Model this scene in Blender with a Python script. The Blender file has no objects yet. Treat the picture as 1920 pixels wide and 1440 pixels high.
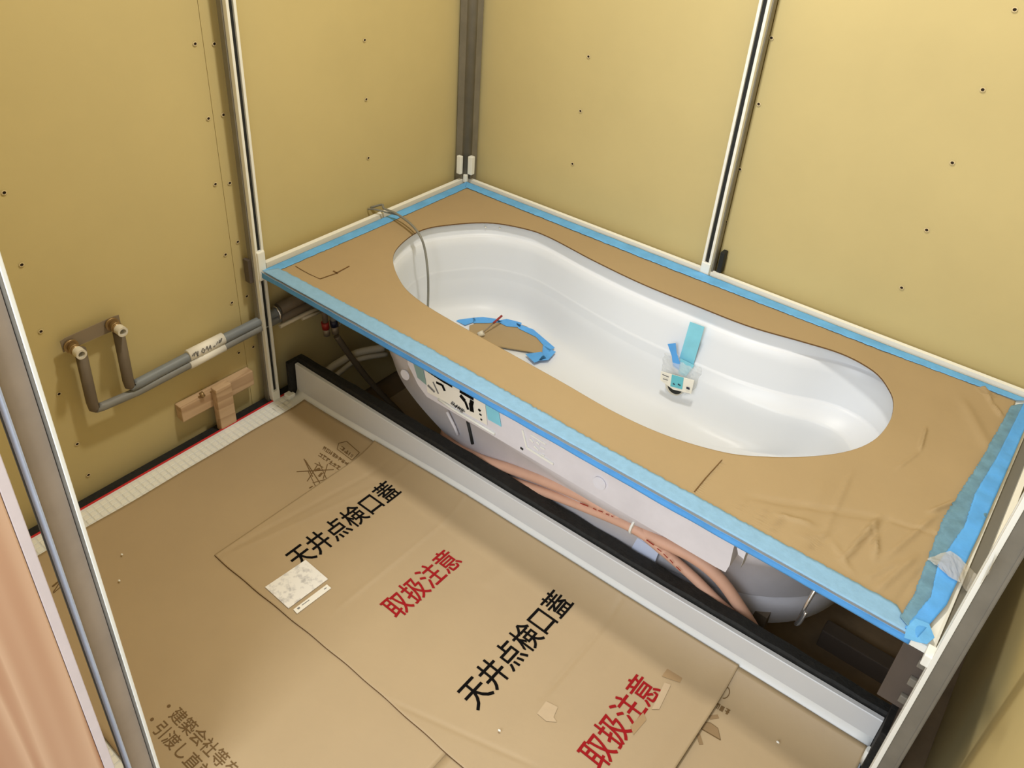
import bpy, bmesh, math, random
from mathutils import Vector, Matrix, Euler
from mathutils import noise as mnoise

C = bpy.context.scene.collection
scene = bpy.context.scene
random.seed(7)

# ------------------------------------------------------------------ camera
F_PX = 1529.06
PPX, PPY = 897.7, 590.03
CAM = Vector((1.529, -1.819, 1.444))
ROT = Euler((math.radians(57.237), math.radians(-2.523), math.radians(40.196)), 'XYZ')
cd = bpy.data.cameras.new('camera')
cam = bpy.data.objects.new('camera', cd); C.objects.link(cam)
cam.location = CAM; cam.rotation_euler = ROT
cd.sensor_width = 36.0; cd.sensor_fit = 'HORIZONTAL'
cd.lens = F_PX / 1920 * 36
cd.shift_x = (960 - PPX) / 1920
cd.shift_y = -(720 - PPY) / 1920
cd.clip_start = 0.02
scene.camera = cam
RM = ROT.to_matrix()

def U(px, py, ax, val):
    """world point on the plane ax = val seen at a pixel of the photograph (used to measure)"""
    d = RM @ Vector(((px - PPX) / F_PX, -(py - PPY) / F_PX, -1.0))
    i = 'xyz'.index(ax)
    return CAM + d * ((val - CAM[i]) / d[i])

# ------------------------------------------------------------------ light
w = bpy.data.worlds.new('world'); scene.world = w; w.use_nodes = True
bgn = w.node_tree.nodes['Background']
bgn.inputs[0].default_value = (0.93, 0.96, 1.0, 1); bgn.inputs[1].default_value = 1.0
def area(name, loc, target, size, sizey, power, col):
    l = bpy.data.lights.new(name, 'AREA'); l.shape = 'RECTANGLE'; l.size = size; l.size_y = sizey
    l.energy = power; l.color = col
    o = bpy.data.objects.new(name, l); C.objects.link(o); o.location = loc
    o.rotation_euler = (Vector(target) - Vector(loc)).to_track_quat('-Z', 'Y').to_euler()
    return o
area('ceiling_lamp', (0.85, -0.72, 2.36), (0.85, -0.72, 0), 0.13, 0.13, 24, (1.0, 0.955, 0.87))
area('doorway_daylight', (1.25, -3.0, 1.9), (0.95, -0.6, 0.5), 0.9, 1.3, 46, (0.86, 0.92, 1.0))
scene.view_settings.view_transform = 'Standard'
scene.view_settings.look = 'None'
scene.view_settings.gamma = 1.0
scene.view_settings.use_curve_mapping = False
scene.view_settings.exposure = -0.03

# ------------------------------------------------------------------ materials
def lin(c):
    return tuple(((v / 255) / 12.92 if v / 255 <= 0.04045 else (((v / 255) + 0.055) / 1.055) ** 2.4) for v in c)
def mat(name, col, rough=0.6, metal=0.0, var=0.0, vscale=6.0, bump=0.0, bscale=60.0, spec=0.5,
        alpha=1.0, stretch=None, trans=0.0, col2=None, coat=0.0, thr=None):
    m = bpy.data.materials.new(name); m.use_nodes = True
    nt = m.node_tree; b = nt.nodes['Principled BSDF']
    c = lin(col)
    b.inputs['Base Color'].default_value = (*c, 1); b.inputs['Roughness'].default_value = rough
    b.inputs['Metallic'].default_value = metal; b.inputs['Specular IOR Level'].default_value = spec
    b.inputs['Alpha'].default_value = alpha; b.inputs['Transmission Weight'].default_value = trans
    b.inputs['Coat Weight'].default_value = coat
    tc = nt.nodes.new('ShaderNodeTexCoord'); mp = nt.nodes.new('ShaderNodeMapping')
    nt.links.new(tc.outputs['Object'], mp.inputs['Vector'])
    if stretch: mp.inputs['Scale'].default_value = stretch
    if var > 0 or col2:
        n = nt.nodes.new('ShaderNodeTexNoise'); n.inputs['Scale'].default_value = vscale
        n.inputs['Detail'].default_value = 5; n.inputs['Roughness'].default_value = 0.6
        nt.links.new(mp.outputs['Vector'], n.inputs['Vector'])
        r = nt.nodes.new('ShaderNodeValToRGB')
        c2 = lin(col2) if col2 else tuple(min(1, v * (1 + var)) for v in c)
        c1 = c if col2 else tuple(v * (1 - var) for v in c)
        t = thr or (0.35, 0.65)
        r.color_ramp.elements[0].position = t[0]; r.color_ramp.elements[0].color = (*c1, 1)
        r.color_ramp.elements[1].position = t[1]; r.color_ramp.elements[1].color = (*c2, 1)
        nt.links.new(n.outputs['Fac'], r.inputs['Fac']); nt.links.new(r.outputs['Color'], b.inputs['Base Color'])
    if bump > 0:
        n2 = nt.nodes.new('ShaderNodeTexNoise'); n2.inputs['Scale'].default_value = bscale
        n2.inputs['Detail'].default_value = 4
        nt.links.new(mp.outputs['Vector'], n2.inputs['Vector'])
        bp = nt.nodes.new('ShaderNodeBump'); bp.inputs['Strength'].default_value = bump
        bp.inputs['Distance'].default_value = 0.002
        nt.links.new(n2.outputs['Fac'], bp.inputs['Height']); nt.links.new(bp.outputs['Normal'], b.inputs['Normal'])
    return m
def wood_mat(name, c1, c2, axis='z', scale=9.0):
    m = bpy.data.materials.new(name); m.use_nodes = True
    nt = m.node_tree; b = nt.nodes['Principled BSDF']; b.inputs['Roughness'].default_value = 0.65
    tc = nt.nodes.new('ShaderNodeTexCoord'); mp = nt.nodes.new('ShaderNodeMapping')
    nt.links.new(tc.outputs['Object'], mp.inputs['Vector'])
    s = {'x': (0.12, 1, 1), 'y': (1, 0.12, 1), 'z': (1, 1, 0.03)}[axis]
    mp.inputs['Scale'].default_value = s
    n = nt.nodes.new('ShaderNodeTexNoise'); n.inputs['Scale'].default_value = scale; n.inputs['Detail'].default_value = 2
    nt.links.new(mp.outputs['Vector'], n.inputs['Vector'])
    mu = nt.nodes.new('ShaderNodeMath'); mu.operation = 'MULTIPLY'; mu.inputs[1].default_value = 6.0
    nt.links.new(n.outputs['Fac'], mu.inputs[0])
    fr = nt.nodes.new('ShaderNodeMath'); fr.operation = 'FRACT'; nt.links.new(mu.outputs[0], fr.inputs[0])
    r = nt.nodes.new('ShaderNodeValToRGB')
    r.color_ramp.elements[0].position = 0.0; r.color_ramp.elements[0].color = (*lin(c1), 1)
    r.color_ramp.elements[1].position = 0.85; r.color_ramp.elements[1].color = (*lin(c2), 1)
    e = r.color_ramp.elements.new(1.0); e.color = (*lin(c1), 1)
    nt.links.new(fr.outputs[0], r.inputs['Fac']); nt.links.new(r.outputs['Color'], b.inputs['Base Color'])
    return m

M = dict(
    zincwarm=mat('zinc_steel_warm', (166, 150, 132), 0.5, 0.1, var=0.06, vscale=14),
    channel=mat('channel_grey', (112, 108, 98), 0.6),
    board=mat('plasterboard_paper', (199, 182, 129), 0.8, var=0.035, vscale=2.2, bump=0.05, bscale=180, spec=0.25),
    ceil=mat('ceiling_board', (214, 205, 180), 0.85, var=0.02),
    slab=mat('concrete_slab', (126, 106, 80), 0.95, var=0.25, vscale=5, bump=0.4, bscale=40),
    dark=mat('dark_hole', (45, 30, 14), 0.9),
    ring=mat('torn_paper', (208, 190, 146), 0.9),
    zinc=mat('zinc_steel', (124, 119, 108), 0.5, 0.12, var=0.10, vscale=14),
    zincbright=mat('zinc_steel_edge', (176, 184, 198), 0.4, 0.2, var=0.06, vscale=20),
    white=mat('white_plastic', (238, 238, 230), 0.4),
    slot=mat('dark_slot', (26, 28, 26), 0.7),
    tub=mat('tub_gelcoat', (221, 225, 231), 0.38, spec=0.35),
    tubout=mat('tub_underside', (220, 217, 222), 0.55, var=0.05, vscale=9, bump=0.15, bscale=50),
    foam=mat('white_foam', (222, 221, 228), 0.7, var=0.03, vscale=30, bump=0.2, bscale=120),
    card=mat('rim_cardboard', (166, 144, 108), 0.75, var=0.035, vscale=3.0, bump=0.12, bscale=90, spec=0.3),
    cardf=mat('floor_cardboard', (174, 152, 118), 0.50, var=0.04, vscale=2.4, bump=0.10, bscale=90, spec=0.45),
    cardedge=mat('cardboard_cut_edge', (104, 74, 36), 0.9),
    tape=mat('blue_masking_tape', (100, 172, 228), 0.55, var=0.10, vscale=26, bump=0.5, bscale=70),
    tape2=mat('blue_masking_tape_deep', (84, 162, 232), 0.5, var=0.10, vscale=18, bump=0.5, bscale=60),
    tapepale=mat('blue_masking_tape_over_card', (130, 174, 208), 0.6, var=0.05, vscale=60, bump=0.4, bscale=90),
    tapeinner=mat('blue_tape_wrinkled', (100, 142, 166), 0.6, var=0.15, vscale=40, bump=0.5, bscale=60),  # greyer blue: cardboard showing through the translucent tape
    tapetub=mat('blue_tape_on_tub', (132, 206, 226), 0.5, var=0.05, vscale=20),
    tapegrey=mat('grey_green_tape', (136, 166, 160), 0.6, var=0.05, vscale=20),
    ptape=mat('packing_tape', (166, 138, 100), 0.3, var=0.02, vscale=20),
    ptape2=mat('pale_packing_tape', (190, 168, 136), 0.35, var=0.03, vscale=30),
    black=mat('black_ink', (10, 8, 7), 0.8, spec=0.1), red=mat('red_ink', (150, 26, 30), 0.8, spec=0.1),
    brown=mat('brown_ink', (108, 82, 44), 0.7), palebrown=mat('pale_brown_ink', (142, 116, 80), 0.7),
    rubber=mat('black_rubber', (20, 20, 18), 0.75, var=0.5, vscale=90, bump=0.8, bscale=150),
    pan=mat('pan_white', (226, 228, 226), 0.35), lipm=mat('lip_white', (208, 210, 211), 0.4, var=0.02),
    redline=mat('red_line', (200, 40, 44), 0.5),
    pipe=mat('grey_pipe_foam', (128, 128, 124), 0.5, var=0.10, vscale=12, bump=0.2, bscale=60),
    pipedk=mat('dark_grey_pipe', (104, 92, 76), 0.6, var=0.08, vscale=12),
    pipeb=mat('blue_grey_pipe', (122, 128, 132), 0.45, var=0.05, vscale=12),
    brass=mat('brass', (158, 132, 92), 0.4, 0.6),
    steel=mat('steel_plate', (140, 126, 106), 0.5, 0.2),
    cap=mat('clear_white_cap', (214, 208, 192), 0.35), capdk=mat('cap_hollow', (150, 146, 132), 0.5),
    label=mat('label_paper', (238, 234, 222), 0.6),
    labelblur=mat('blurred_print_label', (236, 233, 226), 0.5, vscale=46, col2=(170, 168, 168), thr=(0.52, 0.72)),
    salmon=mat('salmon_hose', (206, 162, 138), 0.6, var=0.05, vscale=14),
    cable=mat('grey_cable', (128, 127, 118), 0.45),
    hosew=mat('white_hose', (206, 196, 172), 0.5),
    redv=mat('valve_red', (150, 40, 30), 0.5), bluev=mat('valve_navy', (30, 34, 60), 0.5),
    foamb=mat('blue_white_foam', (196, 206, 230), 0.6),
    bright=mat('chrome', (220, 220, 222), 0.2, 0.9),
    clear=mat('clear_film', (235, 238, 238), 0.15, alpha=0.32, bump=1.0, bscale=40),
    cleart=mat('clear_tape', (210, 205, 195), 0.2, alpha=0.5, bump=1.0, bscale=50),
    teal=mat('teal_print', (100, 190, 205), 0.5), greytag=mat('grey_print', (120, 120, 120), 0.5),
    gyp=mat('gypsum_edge', (220, 208, 208), 0.85, var=0.03, vscale=30),
    jamb=wood_mat('cedar_jamb', (186, 138, 104), (216, 178, 144), 'z', 13),
    block=wood_mat('timber_block', (180, 148, 114), (204, 174, 138), 'y', 16),
    darkwood=mat('dark_bracket', (84, 74, 66), 0.6, var=0.1),
)

# ------------------------------------------------------------------ helpers
def obj(name, bm, m, parent=None, smooth=False):
    me = bpy.data.meshes.new(name); bm.to_mesh(me); bm.free()
    for mm in (m if isinstance(m, (list, tuple)) else [m]): me.materials.append(mm)
    if smooth:
        for p in me.polygons: p.use_smooth = True
    o = bpy.data.objects.new(name, me); C.objects.link(o)
    if parent: o.parent = parent; o.matrix_parent_inverse = Matrix.Translation(-parent.location) if parent.type == 'EMPTY' or parent.location.length > 0 else Matrix()
    return o
def tag(o, label=None, cat=None, group=None, kind=None):
    if label: o['label'] = label
    if cat: o['category'] = cat
    if group: o['group'] = group
    if kind: o['kind'] = kind
    return o
def thing(name, label, cat, loc=(0, 0, 0), group=None):
    o = bpy.data.objects.new(name, None); C.objects.link(o); o.location = loc
    o.empty_display_size = 0.05
    return tag(o, label, cat, group)
def box(bm, x0, x1, y0, y1, z0, z1, mi=0):
    vs = [bm.verts.new((x, y, z)) for x in (x0, x1) for y in (y0, y1) for z in (z0, z1)]
    for f in ((0, 1, 3, 2), (4, 6, 7, 5), (0, 4, 5, 1), (2, 3, 7, 6), (0, 2, 6, 4), (1, 5, 7, 3)):
        fc = bm.faces.new([vs[i] for i in f]); fc.material_index = mi
    return vs
def boxo(name, m, b, parent=None, bevel=0.0):
    bm = bmesh.new(); box(bm, *b)
    bmesh.ops.recalc_face_normals(bm, faces=bm.faces)
    if bevel: bmesh.ops.bevel(bm, geom=bm.edges[:], offset=bevel, segments=2, affect='EDGES', profile=0.6)
    return obj(name, bm, m, parent)
def catmull(pts, n=8, closed=False):
    P = [Vector(p) for p in pts]; out = []; k = len(P)
    rng = range(k) if closed else range(k - 1)
    for i in rng:
        if closed: a, b, c, d = P[(i - 1) % k], P[i], P[(i + 1) % k], P[(i + 2) % k]
        else: a, b, c, d = P[max(i - 1, 0)], P[i], P[i + 1], P[min(i + 2, k - 1)]
        for j in range(n):
            t = j / n
            out.append(0.5 * ((2 * b) + (c - a) * t + (2 * a - 5 * b + 4 * c - d) * t * t + (3 * b - a - 3 * c + d) * t ** 3))
    if not closed: out.append(P[-1])
    return out
def sweep(bm, pts, r, seg=12, caps=True, flat=1.0, mi=0, r2=None):
    """tube along a list of points; r may be a function of the index fraction"""
    P = [Vector(p) for p in pts]; rings = []
    up = Vector((0, 0, 1))
    for i, p in enumerate(P):
        d = (P[min(i + 1, len(P) - 1)] - P[max(i - 1, 0)]).normalized()
        if i == 0:
            s = d.cross(up if abs(d.z) < 0.9 else Vector((1, 0, 0))).normalized()
        else:
            s = (s - d * s.dot(d)).normalized()
        u = s.cross(d).normalized()
        rr = r(i / (len(P) - 1)) if callable(r) else r
        rings.append([bm.verts.new(p + s * math.cos(a) * rr * flat + u * math.sin(a) * rr)
                      for a in [2 * math.pi * k / seg for k in range(seg)]])
    for i in range(len(rings) - 1):
        for k in range(seg):
            f = bm.faces.new((rings[i][k], rings[i][(k + 1) % seg], rings[i + 1][(k + 1) % seg], rings[i + 1][k]))
            f.smooth = True; f.material_index = mi
    if caps:
        bm.faces.new(rings[0][::-1]).material_index = mi; bm.faces.new(rings[-1]).material_index = mi
def tube(name, pts, r, m, parent=None, seg=12, flat=1.0):
    bm = bmesh.new(); sweep(bm, pts, r, seg, flat=flat)
    bmesh.ops.recalc_face_normals(bm, faces=bm.faces)
    return obj(name, bm, m, parent)
def cyl(name, a, b, r, m, parent=None, seg=20, r2=None, hollow=None):
    a, b = Vector(a), Vector(b)
    if hollow:
        bm = bmesh.new(); d = (b - a)
        prof = [(0, r), (1, r), (1, hollow), (0.25, hollow)]
        ax = d.normalized(); s = ax.cross(Vector((0, 0, 1)) if abs(ax.z) < .9 else Vector((1, 0, 0))).normalized(); u = s.cross(ax)
        rings = [[bm.verts.new(a + d * t + (s * math.cos(2 * math.pi * k / seg) + u * math.sin(2 * math.pi * k / seg)) * rr) for k in range(seg)] for t, rr in prof]
        for i in range(3):
            for k in range(seg): bm.faces.new((rings[i][k], rings[i][(k + 1) % seg], rings[i + 1][(k + 1) % seg], rings[i + 1][k]))
        bm.faces.new(rings[0][::-1]); bm.faces.new(rings[-1])
        bmesh.ops.recalc_face_normals(bm, faces=bm.faces)
        return obj(name, bm, m, parent)
    rr = r if r2 is None else (lambda t: r + (r2 - r) * t)
    bm = bmesh.new(); sweep(bm, [a, b], rr, seg); bmesh.ops.recalc_face_normals(bm, faces=bm.faces)
    return obj(name, bm, m, parent)
def slab(name, pts, nrm, th, m, parent=None):
    """flat piece: polygon of 3-D points thickened by th along nrm"""
    nrm = Vector(nrm).normalized(); bm = bmesh.new()
    a = [bm.verts.new(Vector(p)) for p in pts]; b = [bm.verts.new(Vector(p) + nrm * th) for p in pts]
    f1 = bm.faces.new(a); f2 = bm.faces.new(b[::-1]); n = len(a)
    for i in range(n): bm.faces.new((a[i], b[i], b[(i + 1) % n], a[(i + 1) % n]))
    bmesh.ops.triangulate(bm, faces=[f1, f2])
    bmesh.ops.recalc_face_normals(bm, faces=bm.faces)
    return obj(name, bm, m, parent)
def pix(pts, ax, v): return [U(x, y, ax, v) for x, y in pts]
def sm(t):
    t = max(0.0, min(1.0, t)); return t * t * (3 - 2 * t)
def seg_d(px, py, a, b):
    ax, ay, bx, by = a[0], a[1], b[0], b[1]; dx, dy = bx - ax, by - ay
    t = ((px - ax) * dx + (py - ay) * dy) / (dx * dx + dy * dy + 1e-12); tc = max(0, min(1, t))
    return math.hypot(px - ax - tc * dx, py - ay - tc * dy), tc
def text(body, size, loc, rz, m, parent, bold=0.0, name='printed_text', sx=1.0, space=1.0):
    c = bpy.data.curves.new(name, 'FONT'); c.body = body; c.size = size; c.extrude = 0.0002
    c.space_character = space; c.resolution_u = 3
    o = bpy.data.objects.new('tmp', c); C.objects.link(o)
    dg = bpy.context.evaluated_depsgraph_get(); me = bpy.data.meshes.new_from_object(o.evaluated_get(dg))
    bpy.data.objects.remove(o); bpy.data.curves.remove(c)
    if bold:                       # heavier weight: the same outline laid over itself, shifted by the stroke gain
        b2 = bmesh.new()
        for k, (dx, dy) in enumerate(((1, 1), (-1, 1), (-1, -1), (1, -1))):
            t = me.copy(); t.transform(Matrix.Translation((dx * bold * .7, dy * bold * .7, k * 2e-5))); b2.from_mesh(t); bpy.data.meshes.remove(t)
        b2.to_mesh(me); b2.free()
    me.name = name; me.materials.clear(); me.materials.append(m)
    me.transform(Matrix.Translation(loc) @ Matrix.Rotation(rz, 4, 'Z') @ Matrix.Diagonal((sx, 1, 1, 1)))
    r = bpy.data.objects.new(name, me); C.objects.link(r); r.parent = parent; r.matrix_parent_inverse = Matrix.Translation(-parent.location)
    return r

# ================================================================== THE SETTING
WX, WY, RX = -0.05, 0.05, 1.70          # faces of the plasterboard walls
ZT = 2.40
def screw_mesh():
    bm = bmesh.new(); n = 10
    def ring(r, z): return [bm.verts.new((r * math.cos(2 * math.pi * k / n), r * math.sin(2 * math.pi * k / n) * 0.9, z)) for k in range(n)]
    a, b, c, d = ring(.0056, .0001), ring(.0046, .0007), ring(.0034, .0003), ring(.0022, -.0016)
    for p, q, mi in ((a, b, 0), (b, c, 0), (c, d, 1)):
        for k in range(n):
            f = bm.faces.new((p[k], p[(k + 1) % n], q[(k + 1) % n], q[k])); f.material_index = mi
    # screw head at the bottom of the hole, with a cross recess left as a raised dot
    f = bm.faces.new(d); f.material_index = 1
    me = bpy.data.meshes.new('screw'); bm.to_mesh(me); bm.free()
    me.materials.append(M['ring']); me.materials.append(M['dark']); return me
SCREW = screw_mesh()
def screw(p, axis, parent):
    o = bpy.data.objects.new('screw', SCREW); C.objects.link(o)
    q = Vector(axis).to_track_quat('Z', 'Y')
    o.location = Vector(p) + Vector(axis) * 0.0018; o.rotation_euler = q.to_euler(); o.parent = parent
    return o

wl = boxo('wall_left', M['board'], (WX - .030, WX - .013, -1.70, WY + .03, -0.22, ZT)); tag(wl, 'yellow plasterboard wall on the left carrying the grey pipes', kind='structure')
wb = boxo('wall_back', M['board'], (WX - .03, RX + .03, WY + .013, WY + .03, -0.22, ZT)); tag(wb, 'yellow plasterboard wall behind the bathtub', kind='structure')
wr = boxo('wall_right', M['board'], (RX + .013, RX + .03, -1.70, WY + .013, -0.22, ZT)); tag(wr, 'yellow plasterboard wall at the right behind the wide grey post', kind='structure')
YJ = -0.828
bl = [boxo('plasterboard', M['board'], (WX - .0125, WX, -1.69, YJ - .001, -0.21, ZT), wl, .0008),
      boxo('plasterboard', M['board'], (WX - .0125, WX + .0006, YJ - .0004, WY, -0.21, ZT), wl, .0008)]
bb = [boxo('plasterboard', M['board'], (WX, 0.83, WY, WY + .0125, -0.21, ZT), wb, .0008),
      boxo('plasterboard', M['board'], (0.832, RX, WY, WY + .0125, -0.21, ZT), wb, .0008)]
br = [boxo('plasterboard', M['board'], (RX, RX + .0125, -1.69, WY, -0.21, ZT), wr, .0008)]
for x, y in [(365, 82), (390, 222), (403, 345), (422, 477), (434, 567), (447, 661), (7, 361), (40, 496), (76, 621), (110, 738), (144, 832), (165, 890)]:
    screw(U(x, y, 'x', WX), (1, 0, 0), bl[0])
for x, y in [(401, 82), (418, 215), (430, 343), (445, 453), (462, 555), (474, 650), (683, 75), (686, 186), (690, 296)]:
    screw(U(x, y, 'x', WX + .0006), (1, 0, 0), bl[1])
for x, y in [(1104, 106), (1089, 208), (1074, 307)]:
    screw(U(x, y, 'y', WY), (0, -1, 0), bb[0])
for x, y in [(1447, 71), (1423, 195), (1388, 317), (1362, 415), (1903, 18), (1843, 168), (1786, 305), (1738, 431), (1691, 539)]:
    screw(U(x, y, 'y', WY), (0, -1, 0), bb[1])
fl = boxo('floor', M['slab'], (WX - .03, RX + .03, -1.75, WY + .03, -0.30, -0.22)); tag(fl, 'bare concrete slab in the dark below the bathtub', kind='structure')
ce = boxo('ceiling', M['ceil'], (WX - .03, RX + .03, -1.70, WY + .03, ZT, ZT + .02)); tag(ce, 'plasterboard ceiling above the bathroom', kind='structure')
wf = boxo('wall_front', M['board'], (WX - .03, 0.60, -1.72, -1.70, -0.22, ZT)); tag(wf, 'plasterboard wall left of the doorway', kind='structure')
lh = thing('ceiling_light', 'square white ceiling lamp fitting above the bathtub room', 'lamp', (0.85, -0.72, 2.40))
boxo('lamp_housing', M['white'], (.72, .98, -.85, -.59, 2.375, 2.40), lh, .004)

# ================================================================== WASHING FLOOR PAN
LIP = [(0.028, -0.730), (0.40, -0.7275), (0.778, -0.723), (1.139, -0.716), (1.589, -0.702)]
def lip_y(x):
    for i in range(len(LIP) - 1):
        if x <= LIP[i + 1][0] or i == len(LIP) - 2:
            t = (x - LIP[i][0]) / (LIP[i + 1][0] - LIP[i][0]); return LIP[i][1] + t * (LIP[i + 1][1] - LIP[i][1])
PX0, PX1, PY0 = 0.0, 1.600, -1.63
pan = thing('floor_pan', 'white bathroom floor pan with raised rear lip, under the printed cardboard', 'floor pan', (0.8, -1.2, 0))
def ramp(x): return 0.004 + 0.034 * sm(x / 0.75)
bm = bmesh.new(); prev = None
NX = 60
for i in range(NX + 1):
    x = 0.028 + (1.589 - 0.028) * i / NX; yl = lip_y(x); rp = ramp(x)
    prof = [(PY0, -.03), (PY0, 0.0), (yl - .10, 0.0), (yl - .06, rp * .12), (yl - .035, rp * .38), (yl - .018, rp * .75), (yl - .006, rp + .004), (yl, rp + .014),
            (yl, .1035), (yl + .0015, .105), (yl + .010, .105), (yl + .0112, .1035), (yl + .012, -.03)]
    cur = [bm.verts.new((x, y, z)) for y, z in prof]
    if prev:
        for k in range(len(prof) - 1):
            f = bm.faces.new((prev[k], prev[k + 1], cur[k + 1], cur[k])); f.smooth = 2 <= k <= 6
            if k >= 7: f.material_index = 1
    else:
        bm.faces.new(cur)
    prev = cur
bm.faces.new(prev[::-1])
bmesh.ops.recalc_face_normals(bm, faces=bm.faces)
obj('pan_body', bm, [M['pan'], M['lipm']], pan)
boxo('edge_strip', M['pan'], (0.004, 0.028, PY0, -0.742, -.03, 0.0005), pan)
boxo('edge_strip', M['pan'], (1.589, 1.597, PY0, -0.75, -.03, 0.0005), pan)
o = boxo('red_edge_line', M['redline'], (0.0005, 0.0055, PY0, -0.722, -.002, 0.0022), pan); o['label'] = 'thin red line along the left edge of the pan'
boxo('edge_seal', M['rubber'], (-0.032, 0.0, PY0, -0.69, -.05, -0.006), pan)
o = boxo('edge_rail', M['darkwood'], (1.597, 1.604, PY0, -0.76, -.03, 0.004), pan)
bm = bmesh.new()                    # embossed non-slip pads left showing round the cardboard
def pads(x0, x1, y0, y1, pitch=0.0165):
    nx = max(1, round((x1 - x0) / pitch)); ny = max(1, round((y1 - y0) / pitch))
    for i in range(nx):
        for j in range(ny):
            x = x0 + (x1 - x0) * (i + .5) / nx; y = y0 + (y1 - y0) * (j + .5) / ny
            h = pitch * .42; zt = .0014
            a = [bm.verts.new((x + sx * h, y + sy * h, 0.0003)) for sx, sy in ((-1, -1), (1, -1), (1, 1), (-1, 1))]
            b = [bm.verts.new((x + sx * h * .85, y + sy * h * .8, zt)) for sx, sy in ((-1, -1), (1, -1), (1, 1), (-1, 1))]
            bm.faces.new(b)
            for k in range(4): bm.faces.new((a[k], a[(k + 1) % 4], b[(k + 1) % 4], b[k]))
pads(0.012, 0.090, PY0 + .01, -0.752)
pads(0.090, 1.15, PY0 + .004, -1.588)
pads(1.548, 1.592, -1.0, -0.79)
o = obj('floor_pads', bm, M['white'], pan); o['kind'] = 'stuff'
gp = bmesh.new(); prev = None       # black seal behind the lip
for i in range(NX + 1):
    x = 0.014 + (1.600 - 0.014) * i / NX; yl = lip_y(max(.028, min(1.589, x))) + .0125
    th = .026 + .012 * math.sin(math.pi * i / NX)
    top = .114 + .004 * math.sin(i * 1.7) * .3
    cur = [gp.verts.new(v) for v in ((x, yl, -.05), (x, yl, top - .004), (x, yl + .004, top), (x, yl + th - .004, top), (x, yl + th, top - .005), (x, yl + th, -.05))]
    if prev:
        for k in range(5): gp.faces.new((prev[k], prev[k + 1], cur[k + 1], cur[k]))
    else: gp.faces.new(cur)
    prev = cur
gp.faces.new(prev[::-1]); bmesh.ops.recalc_face_normals(gp, faces=gp.faces)
o = obj('lip_seal', gp, M['rubber'], pan); o['label'] = 'black foam rubber seal behind the white lip'
boxo('lip_seal_end', M['rubber'], (0.010, 0.024, -0.748, -0.700, -.03, .112), pan, .002)
boxo('corner_block', M['white'], (0.012, 0.034, -0.765, -0.742, 0.0, .014), pan, .003)
cyl('corner_knob', (1.592, -0.735, 0.02), (1.592, -0.735, 0.062), .0075, M['white'], pan)
boxo('lip_seal_end', M['rubber'], (1.590, 1.604, -0.76, -0.665, -.03, .150), pan, .002)

# ================================================================== FLOOR CARDBOARD
HF = {}
def drape(o, parent, z0, up=.0004):
    H = HF[parent.name]
    for v in o.data.vertices: v.co.z = H(v.co.x, v.co.y) + up + (v.co.z - z0)
    return o
def hsheet(name, x0, x1, y0, y1f, z, th, m, parent, creases=(), nx=140, ny=90, lipup=False, wob=0.0009, lift=0, y0f=None, x0f=None):
    def H(x, y):
        h = z + wob * (mnoise.noise(Vector((x * 3.1, y * 3.1, 5 * z))) + .6)
        h += wob * .5 * mnoise.noise(Vector((x * 9, y * 9, 3)))
        if lipup:
            d = lip_y(x) - y
            if d < .11: h += (ramp(x) + .003) * max(0, (.11 - d) / .105) ** 2.2
        for (a, b, amp, wd) in creases:
            dd, tt = seg_d(x, y, a, b)
            if dd < wd * 4: h += amp * math.exp(-(dd / wd) ** 2) * min(1, 5 * min(tt, 1 - tt) + .25)
        if lift: h += lift * sm((x - x1 + .05) / .05) * sm((-.72 - y) / .08)
        return h
    HF[parent.name] = H
    bm = bmesh.new(); g = []
    for i in range(nx + 1):
        row = []
        for j in range(ny + 1):
            s, t = i / nx, j / ny
            x = x0 + (x1 - x0) * s
            yy1 = y1f(x) if callable(y1f) else y1f; yy0 = y0f(x) if y0f else y0
            y = yy0 + (yy1 - yy0) * t
            if x0f: x = x0f(y) + (x1 - x0f(y)) * s
            h = H(x, y)
            row.append(bm.verts.new((x, y, h)))
        g.append(row)
    for i in range(nx):
        for j in range(ny):
            f = bm.faces.new((g[i][j], g[i + 1][j], g[i + 1][j + 1], g[i][j + 1])); f.smooth = True
    edge = [g[i][0] for i in range(nx)] + [g[nx][j] for j in range(ny)] + [g[i][ny] for i in range(nx, 0, -1)] + [g[0][j] for j in range(ny, 0, -1)]
    low = [bm.verts.new(v.co - Vector((0, 0, th))) for v in edge]; n = len(edge)
    for i in range(n):
        f = bm.faces.new((edge[i], low[i], low[(i + 1) % n], edge[(i + 1) % n])); f.material_index = 1
    bmesh.ops.recalc_face_normals(bm, faces=bm.faces)
    return obj(name, bm, [m, M['cardedge']], parent)
Z1, Z2 = 0.0045, 0.0085
def cl(pts, amp, wd): return (U(*pts[0], 'z', Z2), U(*pts[1], 'z', Z2), amp, wd)
lipedge = lambda x: lip_y(x) - 0.012
s1 = thing('cardboard_sheet', 'large plain brown cardboard sheet along the left of the floor, lowest', 'cardboard', (0.4, -1.3, 0))
hsheet('sheet', 0.066, 1.02, -1.588, lipedge, Z1, .0035, M['cardf'], s1, lipup=True, nx=100, ny=90, x0f=lambda y: .068 + .004 * mnoise.noise(Vector((0, y * 6, 0))),
       creases=[(U(330, 930, 'z', 0), U(620, 1210, 'z', 0), .0000, .01)])
s2 = thing('cardboard_sheet', 'brown cardboard box sheet with large black and red lettering, mid floor', 'cardboard', (0.85, -1.0, 0))
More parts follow.
